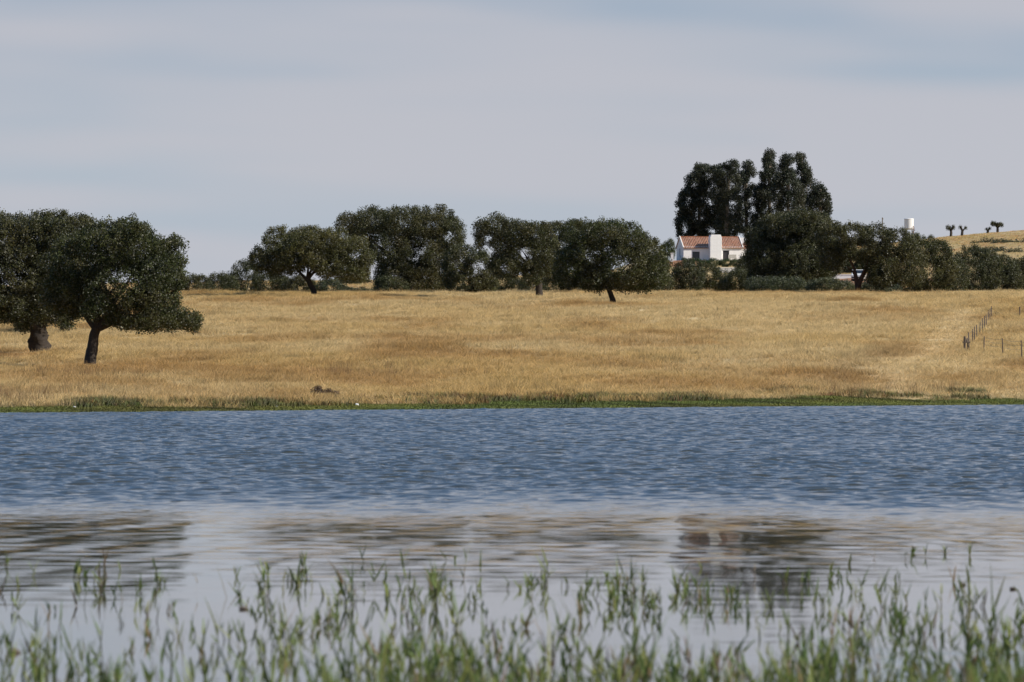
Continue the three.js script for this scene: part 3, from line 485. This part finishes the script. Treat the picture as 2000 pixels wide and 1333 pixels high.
pollard('pollarded tree nearest the water tank, one stub bushy and one bare', 1858, 465, [453, [1853, 447], [1862, 444, 0.3], [1864, 446, -0.3]], [[1853, 445.5, 4.5, 3.8], [1863, 444, 2, 3]]);
pollard('bare forked pollarded tree like a letter Y', 1880, 462, [451, [1876, 445], [1887, 446], [1877, 443, 0.3]], [[1876, 444.5, 2.2, 2.6], [1887, 445.5, 2.2, 1.8]]);
pollard('smallest stunted pollarded tree near the bushiest one', 1930, 457, [451, [1926, 448], [1934, 446]], [[1927, 448, 2.6, 1.6], [1934, 447, 1.8, 2]]);
pollard('bushiest pollarded tree, highest on the ridge', 1949, 457, [446, [1942, 437], [1956, 439], [1949, 437, 0.4]], [[1942, 436.5, 5.2, 4.4], [1955, 438.5, 5, 3.4], [1949, 439, 4, 3]]);

// ---------------------------------------------------------------- wire fences
function fence(label, pts, h, extra) {
  const f = thing('wire_fence', label, 'fence', pts[0]), tops = [];
  pts.forEach((p, i) => { const q = p.clone().sub(pts[0]), R = rng(i + 40 + pts.length), lean = new THREE.Vector3((R() - 0.5) * 0.12, h * (0.9 + 0.2 * R()), (R() - 0.5) * 0.1); put('post', tube([q.clone().add(new THREE.Vector3(0, -0.3, 0)), q.clone().addScaledVector(lean, 0.5), q.clone().add(lean)], [0.038, 0.036, 0.032], 7, 0.1, i), M.wood, f); tops.push([q, lean]); });
  for (const s of [0.5, 0.72, 0.93]) put('wire', tube(tops.flatMap(([q, l], i) => { const a = q.clone().addScaledVector(l, s); if (i === tops.length - 1) return [a]; const b = tops[i + 1][0].clone().addScaledVector(tops[i + 1][1], s); return [a, a.clone().lerp(b, 0.5).add(new THREE.Vector3(0, -0.05, 0))]; }), new Array(tops.length * 2 - 1).fill(0.006), 4, 0), M.steel, f);
  if (extra) extra(f, pts[0]);
}
fence('line of dark wire fence posts climbing the slope away from the pond', [[1891, 688], [1894, 682], [1901, 674], [1904, 670], [1909, 663], [1914.5, 656], [1920, 650], [1924, 645], [1927.5, 640], [1931, 633], [1934, 627], [1938, 621]].map(([x, y]) => onGround(x, y)), 1.0, (f) => {
  put('brace', [tube([new THREE.Vector3(-0.16, 0.9, 0.1), new THREE.Vector3(0.02, 0.45, 0.05), new THREE.Vector3(0.16, 0.05, 0)], [0.05, 0.05, 0.05], 6, 0), box(0.5, 0.09, 0.09, -0.1, 0.62, 0.12), tube([new THREE.Vector3(-0.22, -0.2, 0.1), new THREE.Vector3(-0.2, 0.5, 0.1), new THREE.Vector3(-0.2, 1.0, 0.1)], [0.08, 0.08, 0.07], 7, 0.1)], M.wood, f);
});
fence('short wire fence of spaced posts running level from the corner brace', [[1922, 688], [1960, 697], [1997, 703], [2035, 708]].map(([x, y]) => onGround(x, y)), 1.05);
{ const p = onGround(1992, 622), t = thing('fence_post', 'lone thin post up the slope beyond the receding fence', 'post', p); put('shaft', tube([0, 0.6, 1.1].map((y) => new THREE.Vector3(0.02 * y, y - 0.2, 0)), [0.06, 0.055, 0.05], 7, 0.1), M.wood, t); put('staple', [box(0.03, 0.03, 0.14, 0.02, 0.7, 0)], M.steel, t); }

// ---------------------------------------------------------------- pale stones on the green shore
for (const [px, py, r, label] of [[145, 798, 0.05, 'pale stone on the green shore in front of the leaning oak'], [415, 788, 0.035, 'small pale stone on the bank between the big oaks and the dead bush'], [540, 797, 0.04, 'low pale stone by the water short of the dead bush'], [697, 794, 0.075, 'whitest and largest stone on the green shore past the dead bush']]) {
  const p = onGround(px, py, 240), g = new THREE.IcosahedronGeometry(r, 3), a = g.attributes.position; for (let i = 0; i < a.count; i++) { const v = new THREE.Vector3().fromBufferAttribute(a, i), s = 1 + 0.28 * noise(v.x / r * 1.3 + px, v.y / r * 1.3, v.z / r * 1.3); a.setXYZ(i, v.x * s * 1.25, v.y * s * 0.95, v.z * s); } g.computeVertexNormals();
  const m = put('pale_stone', g, M.whiteTrim); m.position.copy(p).y += r * 0.75; tag(m, label, 'stone');
}

// ---------------------------------------------------------------- grasses
function tuft(seed, n, spread, height, width, lean, low, high) {
  const R = rng(seed), pos = [], nor = [], cl = [];
  for (let i = 0; i < n; i++) {
    const a = R() * 6.2832, r = spread * Math.sqrt(R()), x = r * Math.cos(a), z = r * Math.sin(a), h = height * (0.55 + 0.6 * R()), b = R() * 6.2832, l = lean * (0.3 + R()) * h, w = width * (0.6 + 0.8 * R()), f = R() * 6.2832;
    const dx = Math.cos(b) * l, dz = Math.sin(b) * l, wx = Math.cos(f) * w / 2, wz = Math.sin(f) * w / 2;
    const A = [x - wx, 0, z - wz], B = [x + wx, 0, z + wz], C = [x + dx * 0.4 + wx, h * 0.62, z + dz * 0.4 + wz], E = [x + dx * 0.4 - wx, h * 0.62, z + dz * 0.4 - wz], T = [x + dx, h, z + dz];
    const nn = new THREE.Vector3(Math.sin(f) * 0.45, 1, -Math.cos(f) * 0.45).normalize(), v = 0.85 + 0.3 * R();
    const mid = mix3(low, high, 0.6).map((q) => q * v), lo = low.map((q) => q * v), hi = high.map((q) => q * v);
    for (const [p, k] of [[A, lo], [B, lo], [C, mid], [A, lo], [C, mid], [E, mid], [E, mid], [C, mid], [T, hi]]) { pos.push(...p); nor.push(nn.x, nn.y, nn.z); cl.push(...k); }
  }
  const g = new THREE.BufferGeometry(); g.setAttribute('position', new THREE.Float32BufferAttribute(pos, 3)); g.setAttribute('normal', new THREE.Float32BufferAttribute(nor, 3)); g.setAttribute('color', new THREE.Float32BufferAttribute(cl, 3)); return g;
}
function scatter(name, geometry, material, rows, label, category) {
  const mesh = new THREE.InstancedMesh(geometry, material, rows.length), m = new THREE.Matrix4(), q = new THREE.Quaternion(), e = new THREE.Euler();
  rows.forEach(([x, y, z, turn, s, sy, k, tilt = 0], i) => { m.compose(new THREE.Vector3(x, y, z), q.setFromEuler(e.set(tilt, turn, 0)), new THREE.Vector3(s, sy, s)); mesh.setMatrixAt(i, m); mesh.setColorAt(i, col(...k)); });
  mesh.castShadow = mesh.receiveShadow = true; mesh.name = numbered(name); scene.add(mesh); return tag(mesh, label, category, null, 'stuff');
}
{
  const R = rng(2024), rows = [], tall = [];
  const OAKS = [[175, 356], [77, 385], [613, 588], [1053, 584], [1198, 550]].map(([px, D]) => [(px - 1000) / F * D, D]);
  const shaded = (x, D) => OAKS.reduce((m, [ox, oD]) => Math.min(m, 0.3 + 0.7 * step(0.6, 1.1, Math.hypot((x - ox + 3.5) / 8, (D - oD - 1) / 4.5))), 1);
  const sideways = (D) => (R() * 2 - 1) * (1000 / F * D * 1.16 + 3);
  for (let i = 0; i < 130000; i++) {
    const D = 236 + 436 * Math.pow(R(), 0.9), x = sideways(D), u = D - shore(x), w = noise(x * 0.35, D * 0.3, 12) * 4;
    if (u < 7 + w || R() < 0.35 * step(22, 12, u)) continue;
    const k = patchTone(x, D), v = 0.72 + 0.56 * R(), clump = noise(x * 0.5, D * 0.3, 21), tuss = step(0.25, 0.75, noise(x * 0.22, D * 0.11, 17));
    const trod = D > 300 && D < 520 ? 1 - 0.35 * Math.exp(-((x - table([[300, 21], [360, 24.5], [388, 28.5], [440, 33.2], [497, 38.4], [520, 40]], D) + 2.2) ** 2) / 2) : 1, s = 0.75 + 0.5 * R(), hgt = trod * shaded(x, D) * (0.62 + 0.35 * clump + 0.35 * R() + 0.25 * tuss) * (D > 640 ? 0.6 : 1);
    (R() < 0.12 ? tall : rows).push([x, ground(x, D) - 0.03, -D, R() * 6.28, s, hgt, k.map((q) => q * v / 0.5)]);
  }
  for (let i = 0; i < 9000; i++) {                                     // brown weeds in loose drifts
    const D = 250 + 330 * R() * R(), x = sideways(D), u = D - shore(x); if (u < 12 || fbm(x * 0.13, D * 0.06, 71, 3) + 0.12 * step(380, 290, D) < 0.26 + 0.25 * R()) continue;
    const k = mix3([0.30, 0.20, 0.105], [0.42, 0.24, 0.12], R()); tall.push([x, ground(x, D) - 0.03, -D, R() * 6.28, 0.8, (0.8 + 0.6 * R()) * shaded(x, D), k.map((q) => q / 0.6)]);
  }
  for (let i = 0; i < 60000; i++) {                                    // thinner cover on the hills beyond
    const D = 680 + 620 * R(), x = (R() * 2 - 1) * (1000 / F * D * 1.1), k = mix3(patchTone(x, D), [0.52, 0.375, 0.17], 0.5);
    if (Math.hypot((x - 31.5) / 1.3, D - 1003) < 14 || Math.hypot((x - 43) / 1.3, (D - 775) / 2.2) < 13 || (D > 940 && D < 1000 && x > 24 && x < 58)) continue;
    rows.push([x, ground(x, D) - 0.05, -D, R() * 6.28, 1.1, 0.45 + 0.3 * R(), k.map((q) => q * (0.85 + 0.3 * R()) / 0.5)]);
  }
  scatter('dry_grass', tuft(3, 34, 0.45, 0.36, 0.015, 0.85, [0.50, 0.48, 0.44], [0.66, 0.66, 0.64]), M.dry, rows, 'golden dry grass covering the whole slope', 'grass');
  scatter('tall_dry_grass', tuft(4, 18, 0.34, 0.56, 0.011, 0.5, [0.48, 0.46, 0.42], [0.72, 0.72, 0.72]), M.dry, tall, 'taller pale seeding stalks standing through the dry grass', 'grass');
  const turf = [], sedge = [];
  for (let i = 0; i < 20000; i++) {
    const x = (R() * 2 - 1) * 34 + 2, u = 0.15 + 17 * R(), D = shore(x) + u, w = noise(x * 0.35, D * 0.3, 12) * 4; if (u > 8.5 + w) continue;
    const g = 0.8 + 0.5 * noise(x * 0.4, D * 0.5, 33), k = mix3([0.95, 1.12, 0.75], [1.2, 1.05, 0.7], clamp(0.25 + noise(x * 0.25, u * 0.2, 8)));
    turf.push([x, ground(x, D) - 0.01, -D, R() * 6.28, 0.8 + 0.5 * R(), (0.55 + 0.6 * R()) * (0.6 + 0.05 * u), k.map((q) => q * g)]);
  }
  for (let i = 0; i < 16000; i++) {
    const x = (R() * 2 - 1) * 36 + 2, u = 5 + 19 * R(), D = shore(x) + u, n = fbm(x * 0.34, u * 0.22, 41, 3) + 0.08 - Math.abs(u - 9.5) * 0.04; if (n < 0.02 + 0.25 * R()) continue;
    const k = mix3([0.75, 0.85, 0.6], [1.5, 1.05, 0.75], clamp(0.3 + 1.2 * noise(x * 0.5, D * 0.4, 55) + (u - 14) * 0.05));
    sedge.push([x, ground(x, D) - 0.02, -D, R() * 6.28, 0.7 + 0.6 * R(), 0.35 + 0.75 * R(), k.map((q) => q * (0.7 + 0.5 * R()))]);
  }
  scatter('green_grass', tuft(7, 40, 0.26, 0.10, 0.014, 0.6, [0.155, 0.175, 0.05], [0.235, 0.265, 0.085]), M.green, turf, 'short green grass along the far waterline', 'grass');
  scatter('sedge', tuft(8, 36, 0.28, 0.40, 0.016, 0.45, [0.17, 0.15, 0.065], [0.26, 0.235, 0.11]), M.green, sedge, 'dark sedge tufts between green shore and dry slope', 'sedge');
}

// ---------------------------------------------------------------- marsh grass standing in the near shallows
function bladeInto(B, R, o, dir, len, width, droop, lo, hi, n = 6) {      // a ribbon with a crease: rises, then bends over
  const side = new THREE.Vector3(-dir.z, 0, dir.x).applyAxisAngle(new THREE.Vector3(0, 1, 0), (R() - 0.5) * 2.4).normalize(), p = o.clone(), d = dir.clone(); let prev;
  for (let i = 0; i <= n; i++) {
    const t = i / n, w = width * (t < 0.15 ? 0.55 + 3 * t : Math.pow(1 - (t - 0.15) / 0.85, 0.75)) * 0.5 + 0.0006, k = mix3(lo, hi, t), nn = side.clone().cross(d).normalize();
    const a = p.clone().addScaledVector(side, -w), b = p.clone().addScaledVector(side, w), base = B.pos.length / 3;
    B.pos.push(a.x, a.y, a.z, b.x, b.y, b.z); B.nor.push(nn.x, nn.y, nn.z, nn.x, nn.y, nn.z); B.col.push(...k, ...k);
    if (i) B.idx.push(base - 2, base - 1, base, base - 1, base + 1, base);
    d.y -= droop / n * (0.4 + t); d.normalize(); p.addScaledVector(d, len / n); if (p.y < 0.004) p.y = 0.004;
  }
}
function sprig(B, R, o, h, leaves, wide = 1) {
  const lean = new THREE.Vector3((R() - 0.5) * 0.6, 1, (R() - 0.5) * 0.6).normalize(), tone = R(), lo = mix3([0.11, 0.10, 0.045], [0.13, 0.075, 0.045], R()), hi = (R() < 0.1 ? [0.20, 0.14, 0.07] : mix3([0.09, 0.16, 0.032], [0.27, 0.31, 0.075], tone * tone));
  bladeInto(B, R, o, lean, h * 0.75, 0.0075 * wide, 0.15, lo, mix3(lo, hi, 0.6), 4);
  for (let i = 0; i < leaves; i++) {
    const t = 0.1 + 0.55 * R(), p = o.clone().addScaledVector(lean, h * t), a = R() * 6.2832, up = 0.8 + 3.0 * R(), d = new THREE.Vector3(Math.cos(a), up, Math.sin(a)).normalize();
    bladeInto(B, R, p, d, h * (0.35 + 0.6 * R()), (0.009 + 0.010 * R()) * wide, 0.15 + 1.2 * R() * R() * R(), mix3(lo, hi, 0.65), hi.map((q) => q * (0.85 + 0.4 * R())), 6);
  }
}
function finish(B) { const g = new THREE.BufferGeometry(); g.setAttribute('position', new THREE.Float32BufferAttribute(B.pos, 3)); g.setAttribute('normal', new THREE.Float32BufferAttribute(B.nor, 3)); g.setAttribute('color', new THREE.Float32BufferAttribute(B.col, 3)); g.setIndex(B.idx); return g; }
const fresh = () => ({ pos: [], nor: [], col: [], idx: [] });
{
  const R = rng(99), B = fresh();
  for (let i = 0; i < 9000; i++) {
    const D = 25.5 + 28 * R(), x = (R() * 2 - 1) * (1000 / F * D * 1.25), py = HORIZON + F * EYE / D, px = 1000 + x / D * F;
    let q = table([[1085, 0], [1120, 0.03], [1160, 0.10], [1200, 0.16], [1240, 0.21], [1290, 0.31], [1340, 0.43], [1500, 0.7]], py);
    q *= 0.35 + 1.25 * step(-0.35, 0.45, noise(x * 1.5, D * 0.7, 61)) ;
    q *= lerp(1, table([[0, 0.35], [450, 0.5], [700, 0.95], [1000, 1.2], [1400, 1.15], [1750, 0.9], [2000, 1.0]], px), step(1150, 1300, py) * 0.9 + 0.1);
    if (px > 330 && px < 460 && py < 1200) q *= 0.2;
    if (R() > q * 0.9) continue;
    const h = (0.085 + 0.25 * R() * R() * R() + 0.07 * R()) * (1 + 0.35 * step(33, 28, D));
    const n = R() < 0.35 ? 2 + Math.floor(R() * 3) : 1;
    for (let j = 0; j < n; j++) sprig(B, R, new THREE.Vector3(x + (R() - 0.5) * 0.09 * (n > 1), -0.03, -D + (R() - 0.5) * 0.09), h * (0.8 + 0.4 * R()), 1 + Math.floor(R() * 4));
  }
  tag(put('marsh_grass', finish(B), M.blade), 'green marsh grass rising out of the near shallows', 'grass', null, 'stuff');
  // the sprigs that stand apart beyond the mass
  const lone = [[452, 1168, 0.40, 0, 'single tall thin stalk standing alone in the calm water'], [522, 1128, 0.16, 4, 'short sprig of marsh grass past the single tall stalk'], [588, 1110, 0.15, 3, 'sprig of marsh grass standing in the brown reflection'], [306, 1130, 0.22, 1, 'upright sprig at the edge of the dark oak reflection'], [1060, 1146, 0.22, 3, 'leafy sprig with dark foot before the gum tree reflection'], [1258, 1162, 0.26, 1, 'straight tall sprig just short of the gum tree reflection'],
    [1815, 1088, 0.14, 2, 'sprig of marsh grass past the white flower'], [1892, 1086, 0.15, 3, 'sprig farthest out in the calm water beyond the white flower'], [1790, 1080, 0.09, 5, 'low tangled sprig nearest the white flower'], [1845, 1082, 0.10, 5, 'low tangled sprig between two upright sprigs']];
  for (const [px, py, h, n, label] of lone) { const D = F * EYE / (py - HORIZON), b = fresh(), Q = rng(px), m = thing('grass_sprig', label, 'marsh grass', P(px, py, D).setY(0), 0, 'lone sprigs in the calm water'); for (let k = 0; k < (n > 2 ? 2 : 1); k++) sprig(b, Q, new THREE.Vector3((Q() - 0.5) * 0.06, -0.03, 0), h, n, n ? 1 : 0.8); put('blade', finish(b), M.blade, m); }
  const D = F * EYE / (1092 - HORIZON), fl = thing('water_flower', 'small white water flower at the foot of a thin stem', 'flower', P(1707, 1092, D).setY(0)), pet = fresh(), Q = rng(6);
  for (let i = 0; i < 9; i++) { const a = i / 9 * 6.2832; bladeInto(pet, Q, new THREE.Vector3(0, 0.012, 0), new THREE.Vector3(Math.cos(a), 0.9, Math.sin(a)).normalize(), 0.032, 0.02, 0.3, [0.8, 0.72, 0.7], [0.85, 0.84, 0.82], 4); }
  put('petal', finish(pet), M.blade, fl); const st = fresh(); bladeInto(st, Q, new THREE.Vector3(0.004, -0.02, 0), new THREE.Vector3(0.05, 1, 0).normalize(), 0.16, 0.005, 0.1, [0.12, 0.09, 0.04], [0.16, 0.13, 0.06], 4); put('stem', finish(st), M.blade, fl);
  for (const [px, py, r, label] of [[28, 1276, 0.028, 'dark brown clod floating in open water'], [475, 1191, 0.022, 'brown clump of rotting leaves at the foot of a sprig'], [1880, 1144, 0.02, 'dark scrap of weed floating in the calm shallows'], [1978, 1152, 0.02, 'dark scrap of weed floating near the picture edge']]) {
    const d = F * EYE / (py - HORIZON), g = new THREE.IcosahedronGeometry(r, 3), a = g.attributes.position; for (let i = 0; i < a.count; i++) { const v = new THREE.Vector3().fromBufferAttribute(a, i), s = 1 + 0.5 * noise(v.x / r * 1.8 + px, v.y / r * 1.8, v.z / r * 1.8); a.setXYZ(i, v.x * s * 1.2, v.y * s * 0.6, v.z * s); } g.computeVertexNormals();
    const m = put('floating_clod', g, M.rust); m.material = M.wood; m.position.copy(P(px, py, d)).y = r * 0.3; tag(m, label, 'debris');
  }
}

renderer.render(scene, camera);
